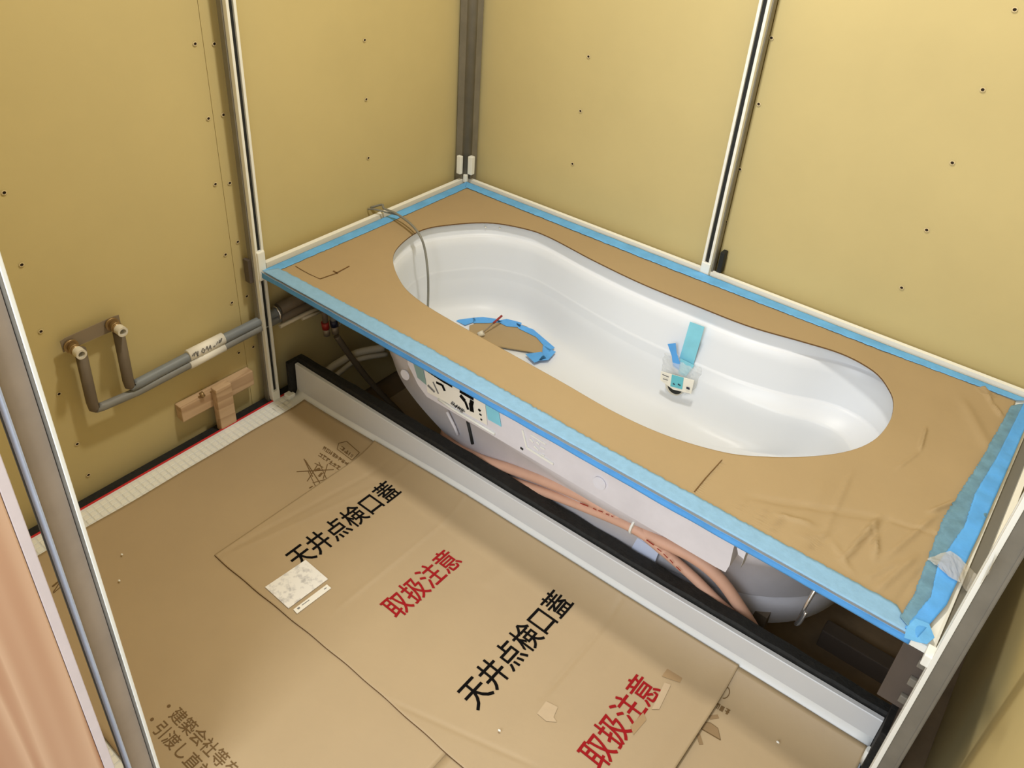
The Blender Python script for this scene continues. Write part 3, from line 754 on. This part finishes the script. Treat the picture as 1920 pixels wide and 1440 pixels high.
# clear tape
bm = bmesh.new()
cp = [U(1738, 1048, 'z', .420), U(1782, 1034, 'z', .422), U(1812, 1058, 'z', .422), U(1835, 1078, 'z', .425), U(1858, 1055, 'x', 1.60), U(1868, 1030, 'x', 1.605)]
cq = [U(1755, 1060, 'z', .420), U(1778, 1080, 'z', .422), U(1800, 1092, 'z', .422), U(1818, 1112, 'z', .421), U(1848, 1082, 'x', 1.60), U(1862, 1062, 'x', 1.605)]
a_ = catmull(cp, 5); b_ = catmull(cq, 5); prev = None
for i, (a, b) in enumerate(zip(a_, b_)):
    cur = [bm.verts.new(a.lerp(b, k / 6) + Vector((0, 0, .003 * mnoise.noise(Vector((i * .7, k * .9, 0)))))) for k in range(7)]
    if prev:
        for k in range(6): f = bm.faces.new((prev[k], prev[k + 1], cur[k + 1], cur[k]))
    prev = cur
o = obj('clear_tape', bm, M['cleart']); tag(o, 'crumpled clear tape from the right rim to the wide grey post', 'tape')

# ================================================================== INSIDE THE TUB
ZF = .1275
dc = thing('drain_cover', 'small cardboard disc taped over the drain inside the bathtub', 'cover', U(930, 640, 'z', ZF))
def rel(parent, o): return o
slab('cardboard_disc', pix([(880, 612), (905, 603), (940, 602), (985, 612), (1015, 632), (1030, 652), (1022, 668), (990, 660), (930, 650), (880, 640)], 'z', ZF + .004), (0, 0, 1), .003, M['card'], dc)
for pts in ([(855, 602), (877, 592), (888, 590), (892, 603), (872, 610)], [(885, 592), (930, 598), (942, 604), (915, 606), (888, 606)], [(930, 602), (952, 598), (980, 601), (975, 614), (950, 612)],
            [(968, 606), (1000, 618), (1040, 652), (1030, 660), (1005, 632), (972, 616)], [(1018, 648), (1042, 660), (1028, 675), (1010, 676), (1016, 668)], [(985, 664), (1015, 660), (1024, 672), (1002, 680)]):
    slab('blue_tape_piece', pix(pts, 'z', ZF + .008), (0, 0, 1), .0008, M['tape2'], dc)
tl = thing('marker_pen', 'thin metal rod with a red tip lying on the drain cover', 'tool', U(905, 625, 'z', ZF + .02))
a, b = U(903, 626, 'z', ZF + .014), U(925, 606, 'z', ZF + .030)
cyl('rod', a, b, .0020, M['steel'], tl, 10)
cyl('red_tip', b, U(941, 592, 'z', ZF + .040), .0032, M['redv'], tl, 10)
cyl('rod_socket', a + Vector((-.006, -.006, -.004)), a + Vector((.004, .004, .004)), .008, M['cap'], tl, 12)
# bagged fitting on the far wall
wy = lambda x, z=.25: max(p.y for p in HO if abs(p.x - x) < .02) - .018
YW = wy(.9)
fit = thing('wall_fitting', 'bagged drain fitting taped to the far inner wall of the bathtub', 'fitting', U(1275, 715, 'y', YW))
slab('tape_strip', pix([(1294, 603), (1321, 613), (1300, 685), (1274, 672)], 'y', YW - .006), (0, -1, 0), .0008, M['tapetub'], fit)
slab('tape_strip', pix([(1252, 645), (1267, 643), (1269, 662), (1275, 680), (1273, 694), (1262, 686), (1260, 668)], 'y', YW - .020), (0, -1, 0), .0008, M['tape2'], fit)
slab('tape_strip', pix([(1258, 728), (1280, 740), (1279, 763), (1254, 752)], 'y', YW - .004), (0, -1, 0), .0008, M['tapegrey'], fit)
slab('tape_strip', pix([(1276, 672), (1302, 685), (1286, 706), (1272, 700)], 'y', YW - .016), (0, -1, 0), .0008, M['tapetub'], fit)
p = U(1274, 716, 'y', YW)
cyl('fitting_body', p, p + Vector((0, -.03, .0)), .030, M['cap'], fit, 28, r2=.024)
cyl('black_ring', p + Vector((.004, -.028, .004)), p + Vector((.004, -.034, .004)), .020, M['slot'], fit, 28)
lb = slab('paper_tag', pix([(1240, 696), (1302, 713), (1296, 738), (1262, 730), (1238, 712)], 'y', YW - .044), (0, -1, 0), .001, M['label'], fit)
slab('teal_patch', pix([(1260, 702), (1282, 708), (1279, 730), (1257, 724)], 'y', YW - .0455), (0, -1, 0), .0006, M['teal'], lb)
strokes('printed_mark', [(1262, 719, 1265, 721, .003), (1271, 720, 1276, 723, .003), (1287, 727, 1293, 729, .006), (1242, 702, 1254, 707, .0015), (1243, 710, 1252, 713, .0015)], 'y', YW - .0465, .002, (0, -1, 0), M['bluev'], lb)
bm = bmesh.new(); cor = [(1243, 657), (1322, 690), (1302, 768), (1228, 726)]
def bil(u, v):
    a = Vector(cor[0]).lerp(Vector(cor[1]), u); b = Vector(cor[3]).lerp(Vector(cor[2]), u); return a.lerp(b, v)
rows = []
for i in range(13):
    row = []
    for j in range(13):
        q = bil(i / 12, j / 12); bul = math.sin(math.pi * i / 12) * math.sin(math.pi * j / 12)
        row.append(bm.verts.new(U(q.x, q.y, 'y', YW - .002 - .034 * bul ** .7 - .004 * mnoise.noise(Vector((i * .8, j * .8, 2))))))
    rows.append(row)
for i in range(12):
    for j in range(12): bm.faces.new((rows[i][j], rows[i][j + 1], rows[i + 1][j + 1], rows[i + 1][j]))
obj('plastic_bag', bm, M['clear'], fit)
# grey cable hanging into the tub
cab = tube('electric_cable', catmull([(-.048, -.362, .425), (-.02, -.345, .438), U(720, 391, 'z', .436), U(742, 400, 'z', .440), U(770, 420, 'z', .440), U(788, 443, 'z', .430), U(797, 470, 'z', .390), U(802, 510, 'z', .335), U(803, 545, 'z', .27), U(802, 580, 'z', .215), U(800, 610, 'z', .16)], 6), .0033, M['cable'], None, 10)
tag(cab, 'thin grey cable arching over the left rim into the bathtub', 'cable')
cab = tube('electric_cable', catmull([(-.046, -.375, .425), U(706, 393, 'z', .432), U(728, 399, 'z', .430), U(748, 404, 'z', .432), U(770, 419, 'z', .432), U(786, 440, 'z', .424)], 6), .0026, M['cable'], None, 8)
tag(cab, 'short second grey cable lying beside the long one on the left rim', 'cable')
for i, (x, y) in enumerate(((910, 426), (937, 428))):
    p = U(x, y, 'z', .392)
    bm = bmesh.new(); bmesh.ops.create_icosphere(bm, subdivisions=2, radius=.0036)
    for v in bm.verts: v.co = Vector((v.co.x, v.co.y * .6, v.co.z)) + p
    o = obj('highlight_dot', bm, M['white'], tub, True)  # white dots modelled in place of lamp highlights in the tub corner

# ================================================================== WALL POSTS
def rail_post(name, label, x, y, z0, z1, face, parts_label=None):
    """steel stud behind two white strips with a dark slot; face 'x' looks to +x, 'y' looks to -y"""
    t = thing(name, label, 'post', (x, y, 0))
    def B(nm, m, a0, a1, d0, d1, zz0, zz1, bev=0):   # a: along wall, d: depth behind the face
        if face == 'x': return boxo(nm, m, (x - d1, x - d0, y + a0, y + a1, zz0, zz1), t, bev)
        return boxo(nm, m, (x + a0, x + a1, y + d0, y + d1, zz0, zz1), t, bev)
    return t, B
# left wall post: strips on +x face
t, B = rail_post('wall_post', 'white double-strip wall post at the left, between pipes and bathtub', 0.0, -0.785, 0, ZT, 'x')
B('steel_stud', M['zinc'], -.016, .016, .010, .026, -.2, ZT)
B('white_strip', M['white'], -.0125, -.0055, -.004, .010, .012, ZT, .001)
B('white_strip', M['white'], .0055, .0125, -.004, .010, .012, ZT, .001)
B('slot', M['slot'], -.0055, .0055, .002, .0101, .012, ZT)
B('foot_clip', M['white'], -.012, .012, -.006, .010, .000, .030, .002)
B('rim_clip', M['white'], -.011, .011, -.010, .008, .385, .465, .003)
B('side_plate', M['darkwood'], -.026, -.016, .014, .034, .375, .440, .001)
# back wall post
t, B = rail_post('wall_post', 'white double-strip wall post rising behind the middle of the bathtub', .822, 0.002, 0, ZT, 'y')
B('steel_stud', M['zinc'], -.016, .015, .010, .028, .30, ZT)
B('white_strip', M['white'], -.0125, -.0055, -.004, .010, .440, ZT, .001)
B('white_strip', M['white'], .0055, .0125, -.004, .010, .440, ZT, .001)
B('slot', M['slot'], -.0055, .0055, .002, .0101, .440, ZT)
B('foot_clip', M['white'], -.012, .012, -.006, .010, .408, .443, .002)
B('side_plate', M['slot'], .022, .034, .018, .040, .415, .475, .002)
# corner post
t = thing('corner_post', 'grey steel corner post behind the far left corner of the rim', 'post', (0, 0, 0))
bm = bmesh.new(); sweep(bm, [(-.010, .010, .432), (-.010, .010, ZT)], .017, 16); bmesh.ops.recalc_face_normals(bm, faces=bm.faces)
obj('post_tube', bm, M['zinc'], t)
boxo('post_wing', M['zinc'], (-.012, .006, .012, .040, .30, ZT), t); boxo('post_wing', M['zinc'], (-.040, -.012, -.006, .012, .30, ZT), t)
boxo('white_clip', M['white'], (.008, .024, -.006, .010, .440, .498), t, .002); boxo('white_clip', M['white'], (-.020, -.004, -.026, -.014, .440, .498), t, .002)
boxo('corner_cap', M['white'], (-.006, .006, -.010, .002, .410, .436), t, .003)
# right front post
t = thing('wall_post', 'wide grey steel post with a white edge strip at the right front', 'post', (1.62, -0.80, 0))
boxo('steel_web', M['zinc'], (1.606, 1.630, -.815, -.813, 0, ZT), t)
boxo('steel_flange', M['zinc'], (1.628, 1.630, -.8135, -.775, 0, ZT), t); boxo('steel_flange', M['zinc'], (1.606, 1.608, -.8135, -.775, 0, ZT), t)
boxo('steel_lip', M['zinc'], (1.6250, 1.6290, -.8168, -.815, 0, ZT), t, .0005)
boxo('white_strip', M['white'], (1.5985, 1.6055, -.818, -.805, .004, ZT), t, .001)
boxo('white_strip', M['white'], (1.5985, 1.6055, -.792, -.780, .06, ZT), t, .001)
boxo('slot', M['slot'], (1.602, 1.606, -.805, -.792, .004, ZT), t)
boxo('rim_clip', M['white'], (1.588, 1.603, -.815, -.79, .395, .418), t, .002)
# dark bracket under the right rim corner
br_ = thing('corner_bracket', 'dark grey steel bracket under the right front corner of the rim', 'bracket', (1.6, -.77, .3))
boxo('bracket_plate', M['darkwood'], (1.560, 1.602, -.768, -.764, .235, .371), br_, .001)
boxo('bracket_plate', M['darkwood'], (1.600, 1.604, -.768, -.60, .12, .371), br_, .001)
for k in range(3): boxo('bracket_clip', M['zinc'], (1.588, 1.600, -.776, -.768, .345 - k * .045, .362 - k * .045), br_, .002)

# channel in the foreground left
t = thing('door_frame_post', 'tall grey steel channel post in the left foreground', 'post', (.72, -1.60, 0))
CXF = .755
boxo('steel_web', M['zinc'], (.712, .714, -1.616, -1.584, 0, ZT), t)
boxo('steel_flange', M['zinc'], (.712, .7535, -1.5855, -1.5835, 0, ZT), t); boxo('steel_flange', M['zincbright'], (.732, .7525, -1.6185, -1.6165, 0, ZT), t)
boxo('steel_face', M['zincwarm'], (.742, .7440, -1.6150, -1.5865, 0, ZT), t)
boxo('bright_edge', M['white'], (.7505, .7545, -1.5845, -1.5795, 0, ZT), t, .001)
# timber jamb
t = thing('door_jamb', 'pink-brown cedar door jamb with a white gypsum edge at lower left', 'door jamb', (.73, -1.75, 0))
boxo('timber', M['jamb'], (.63, .750, -1.86, -1.649, -.22, ZT), t, .002)
boxo('gypsum_edge', M['gyp'], (.63, .7495, -1.6485, -1.6360, -.22, ZT), t, .001)

# ================================================================== PIPES ON THE LEFT WALL
px_ = -.012
pp = thing('water_outlet', 'grey lagged twin pipes ending in two capped outlets on the left wall', 'pipe', (px_, -1.2, .3))
A, Bp = U(150, 655, 'x', px_), U(222, 622, 'x', px_)
el1 = U(176, 769, 'x', px_); el2 = U(243, 727, 'x', px_)
far = .006
main = [U(243, 727, 'x', px_ - .004), U(300, 697, 'x', px_ - .004), U(380, 655, 'x', px_ - .004), U(490, 600, 'x', px_ - .004), U(540, 573, 'x', px_ - .004)]
lowr = [U(176, 769, 'x', px_), U(260, 733, 'x', px_), U(350, 686, 'x', px_), U(420, 650, 'x', px_), U(495, 611, 'x', px_), U(545, 588, 'x', px_)]
def bend(p, q, r_, k=.022):
    a = q + (p - q).normalized() * k; b = q + (r_ - q).normalized() * k
    return [a, a.lerp(q, .6).lerp(b.lerp(q, .6), .2), (a + b) / 4 + q / 2, b.lerp(q, .6).lerp(a.lerp(q, .6), .2), b]
tube('drop_pipe', [A] + bend(A, el1, lowr[1])[:3], .0125, M['pipedk'], pp)
tube('drop_pipe', [Bp] + bend(Bp, el2, main[1])[:3], .0125, M['pipedk'], pp)
tube('run_pipe', bend(A, el1, lowr[1])[2:] + lowr[1:], .0105, M['pipe'], pp)
tube('run_pipe', bend(Bp, el2, main[1])[2:] + main[1:], .0125, M['pipeb'], pp)
slab('mounting_plate', pix([(112, 640), (122, 633), (212, 593), (222, 590), (226, 608), (224, 614), (132, 654), (118, 660)], 'x', px_ - .016), (1, 0, 0), .002, M['steel'], pp)
for k, (x, y) in enumerate(((132, 648), (209, 607))):
    a = U(x, y, 'x', px_ - .012); n_ = Vector((1, 0, 0))
    f_ = cyl('elbow_flange', a, a + n_ * .006, .0155, M['brass'], pp)
    f_ = cyl('brass_nipple', a + n_ * .006, a + n_ * .030, .0105, M['brass'], pp)
    cyl('nipple_collar', a + n_ * .018, a + n_ * .023, .0125, M['brass'], pp)
    cyl('outlet_cap', a + n_ * .030, a + n_ * .048, .0115, M['cap'], pp, hollow=.007)
    cyl('cap_hollow', a + n_ * .034, a + n_ * .036, .0068, M['capdk'], pp)
def lerp_line(P, t0, t1):
    a = P[0]; return a
b0, b1 = U(352, 667, 'x', px_ - .004), U(418, 634, 'x', px_ - .004)
wrap = cyl('label_wrap', b0, b1, .0148, M['label'], pp, 20); wrap['label'] = 'white printed label wrapped round the pipes'
b2, b3 = U(355, 684, 'x', px_ + .001), U(420, 650, 'x', px_ + .001)
cyl('label_wrap', b2, b3, .0118, M['label'], pp, 20)
strokes('printed_mark', [(360, 668, 364, 662), (364, 668, 366, 660), (367, 659, 371, 668), (371, 668, 371, 658), (378, 659, 380, 653), (380, 653, 384, 656), (384, 656, 382, 662), (382, 662, 378, 659),
                         (386, 656, 388, 649), (388, 649, 391, 657), (392, 654, 394, 647), (394, 647, 396, 655), (400, 650, 404, 648), (406, 646, 408, 640), (410, 643, 412, 637), (412, 643, 415, 634), (414, 641, 416, 634)],
        'x', px_ + .0115, .0022, (1, 0, 0), M['greytag'], wrap)
for x, y in ((516, 588), (586, 560)):
    a = U(x, y, 'x', px_ - .004); a2 = a + (main[-1] - main[-2]).normalized() * .006
    cyl('pipe_clip', a, a2, .021, M['bright'], pp)
# pipes going on below the rim behind the post
pl = thing('pipe_bundle', 'dark lagged pipes below the left end of the bathtub rim', 'pipe', (0, -.7, .3))
tube('lagged_pipe', pix([(522, 580), (590, 545)], 'x', px_ - .004), .0175, M['pipedk'], pl)
tube('lagged_pipe', pix([(524, 597), (600, 560)], 'x', px_), .0135, M['pipedk'], pl)
tube('pale_pipe', pix([(525, 612), (575, 587), (600, 576)], 'x', px_ + .004), .006, M['hosew'], pl, 8)
tube('pale_pipe', pix([(566, 598), (600, 584)], 'x', px_ + .004), .005, M['hosew'], pl, 8)
vv = thing('stop_valve', 'stop valve with red and navy collars under the left rim', 'valve', (.05, -.64, .25))
tube('valve_pipe', pix([(600, 560), (609, 590), (611, 620)], 'x', .03), .008, M['pipedk'], vv)
tube('valve_pipe', pix([(618, 570), (624, 590), (626, 606)], 'x', .04), .009, M['pipe'], vv)
cyl('red_collar', U(609, 604, 'x', .03), U(611, 616, 'x', .03), .0105, M['redv'], vv)
cyl('valve_body', U(611, 616, 'x', .03), U(613, 628, 'x', .03), .0095, M['steel'], vv)
cyl('navy_collar', U(625, 600, 'x', .04), U(627, 611, 'x', .04), .0105, M['bluev'], vv)
cyl('valve_body', U(627, 611, 'x', .04), U(629, 624, 'x', .04), .0100, M['steel'], vv)
cyl('valve_lever', U(634, 612, 'x', .04), U(644, 600, 'x', .04), .003, M['steel'], vv, 8)
tube('drain_pipe', catmull([U(631, 630, 'x', .04), U(660, 672, 'x', .06), U(700, 722, 'x', .10), U(770, 795, 'x', .16)], 5), .009, M['pipedk'], vv)
h = tube('drain_hose', catmull([U(598, 716, 'x', -.03), U(618, 692, 'x', -.02), U(645, 674, 'x', .0), U(675, 660, 'x', .03), U(720, 652, 'x', .07)], 6), .0115, M['hosew'], None, 12)
tag(h, 'thicker white hose curving down behind the bathtub at the left', 'hose')
h = tube('drain_hose', catmull([U(628, 706, 'x', .0), U(645, 692, 'x', .01), U(672, 674, 'x', .04), U(725, 664, 'x', .07)], 6), .008, M['hosew'], None, 12)
tag(h, 'thinner white hose just under the thicker one at the left', 'hose')
# salmon hoses in the gap
hz = -.662
H1 = [U(838, 800, 'y', -.60), U(836, 816, 'y', -.625), U(852, 836, 'y', -.650), U(900, 861, 'y', hz), U(960, 880, 'y', hz), U(1030, 905, 'y', hz), U(1110, 940, 'y', hz), U(1180, 985, 'y', hz), U(1232, 1012, 'y', hz),
      U(1300, 1045, 'y', -.655), U(1350, 1086, 'y', -.65), U(1395, 1150, 'y', -.64), U(1425, 1200, 'y', -.63)]
H2 = [U(836, 806, 'y', -.61), U(832, 826, 'y', -.635), U(850, 852, 'y', -.662), U(900, 882, 'y', hz - .006), U(960, 902, 'y', hz - .006), U(1030, 926, 'y', hz - .006), U(1110, 957, 'y', hz - .006), U(1190, 992, 'y', hz - .006),
      U(1240, 1030, 'y', hz), U(1300, 1082, 'y', -.66), U(1350, 1132, 'y', -.655), U(1410, 1182, 'y', -.63)]
h = tube('lagged_hose', catmull(H1, 6), .0125, M['salmon'], None, 14); tag(h, 'upper salmon foam-lagged hose along the bathtub side', 'hose')
h2 = tube('lagged_hose', catmull(H2, 6), .0105, M['salmon'], None, 14); tag(h2, 'lower salmon foam-lagged hose with dark printed dashes', 'hose')
strokes('printed_mark', [(1088, 943, 1103, 949, .003), (1112, 953, 1118, 956), (1122, 957, 1130, 960), (1136, 963, 1142, 966), (1146, 967, 1150, 969), (1212, 1012, 1226, 1022, .003), (1232, 1028, 1240, 1034), (1244, 1038, 1252, 1046), (1256, 1049, 1262, 1056), (1268, 1062, 1276, 1070)],
        'y', hz - .017, .0022, (0, -1, 0), M['redv'], h2, .0006)
ct = thing('cable_tie', 'white cable tie round the salmon hoses beside the bathtub', 'cable tie', U(1190, 988, 'y', hz))
a = U(1187, 985, 'y', hz - .003); d = (U(1200, 995, 'y', hz) - U(1180, 983, 'y', hz)).normalized()
cyl('tie_loop', a, a + d * .005, .0185, M['white'], ct, 20)

# ================================================================== TIMBER PACKERS
t = thing('timber_packer', 'rough horizontal timber offcut against the left wall, above the red line', 'timber', (-.03, -.94, .09))
boxo('offcut', M['block'], (-.048, -.020, -1.050, -.832, .066, .112), t, .003)
pk = U(385, 738, 'x', -.018)
t.rotation_euler = (0, 0, 0)
t = boxo('timber_packer', M['block'], (-.020, 0.004, -.962, -.915, -.10, .130), None, .003)
tag(t, 'upright timber offcut crossing in front of the horizontal one', 'timber')
kn = cyl('wood_knot', U(376, 742, 'x', -.0195), U(382, 738, 'x', -.0185), .008, M['brass'], None, 10)
tag(kn, 'small brown lump resting on the horizontal timber offcut', 'debris')

# debris below the tub
for i, (b, m, lb, ct_) in enumerate((((.05, .30, -.44, -.26, -.22, -.195), 'cardf', 'brown cardboard scrap in the dark below the left end of the bathtub', 'cardboard'),
                                ((1.42, 1.66, -.34, -.30, -.22, -.165), 'darkwood', 'dark timber batten on the slab at the right end', 'timber'),
                                ((1.62, 1.66, -.60, -.34, -.22, -.165), 'darkwood', 'dark batten along the right wall below the rim', 'timber'))):
    o = boxo(['cardboard_scrap', 'timber_batten', 'timber_batten'][i], M[m], b, None, .003); tag(o, lb, ct_)
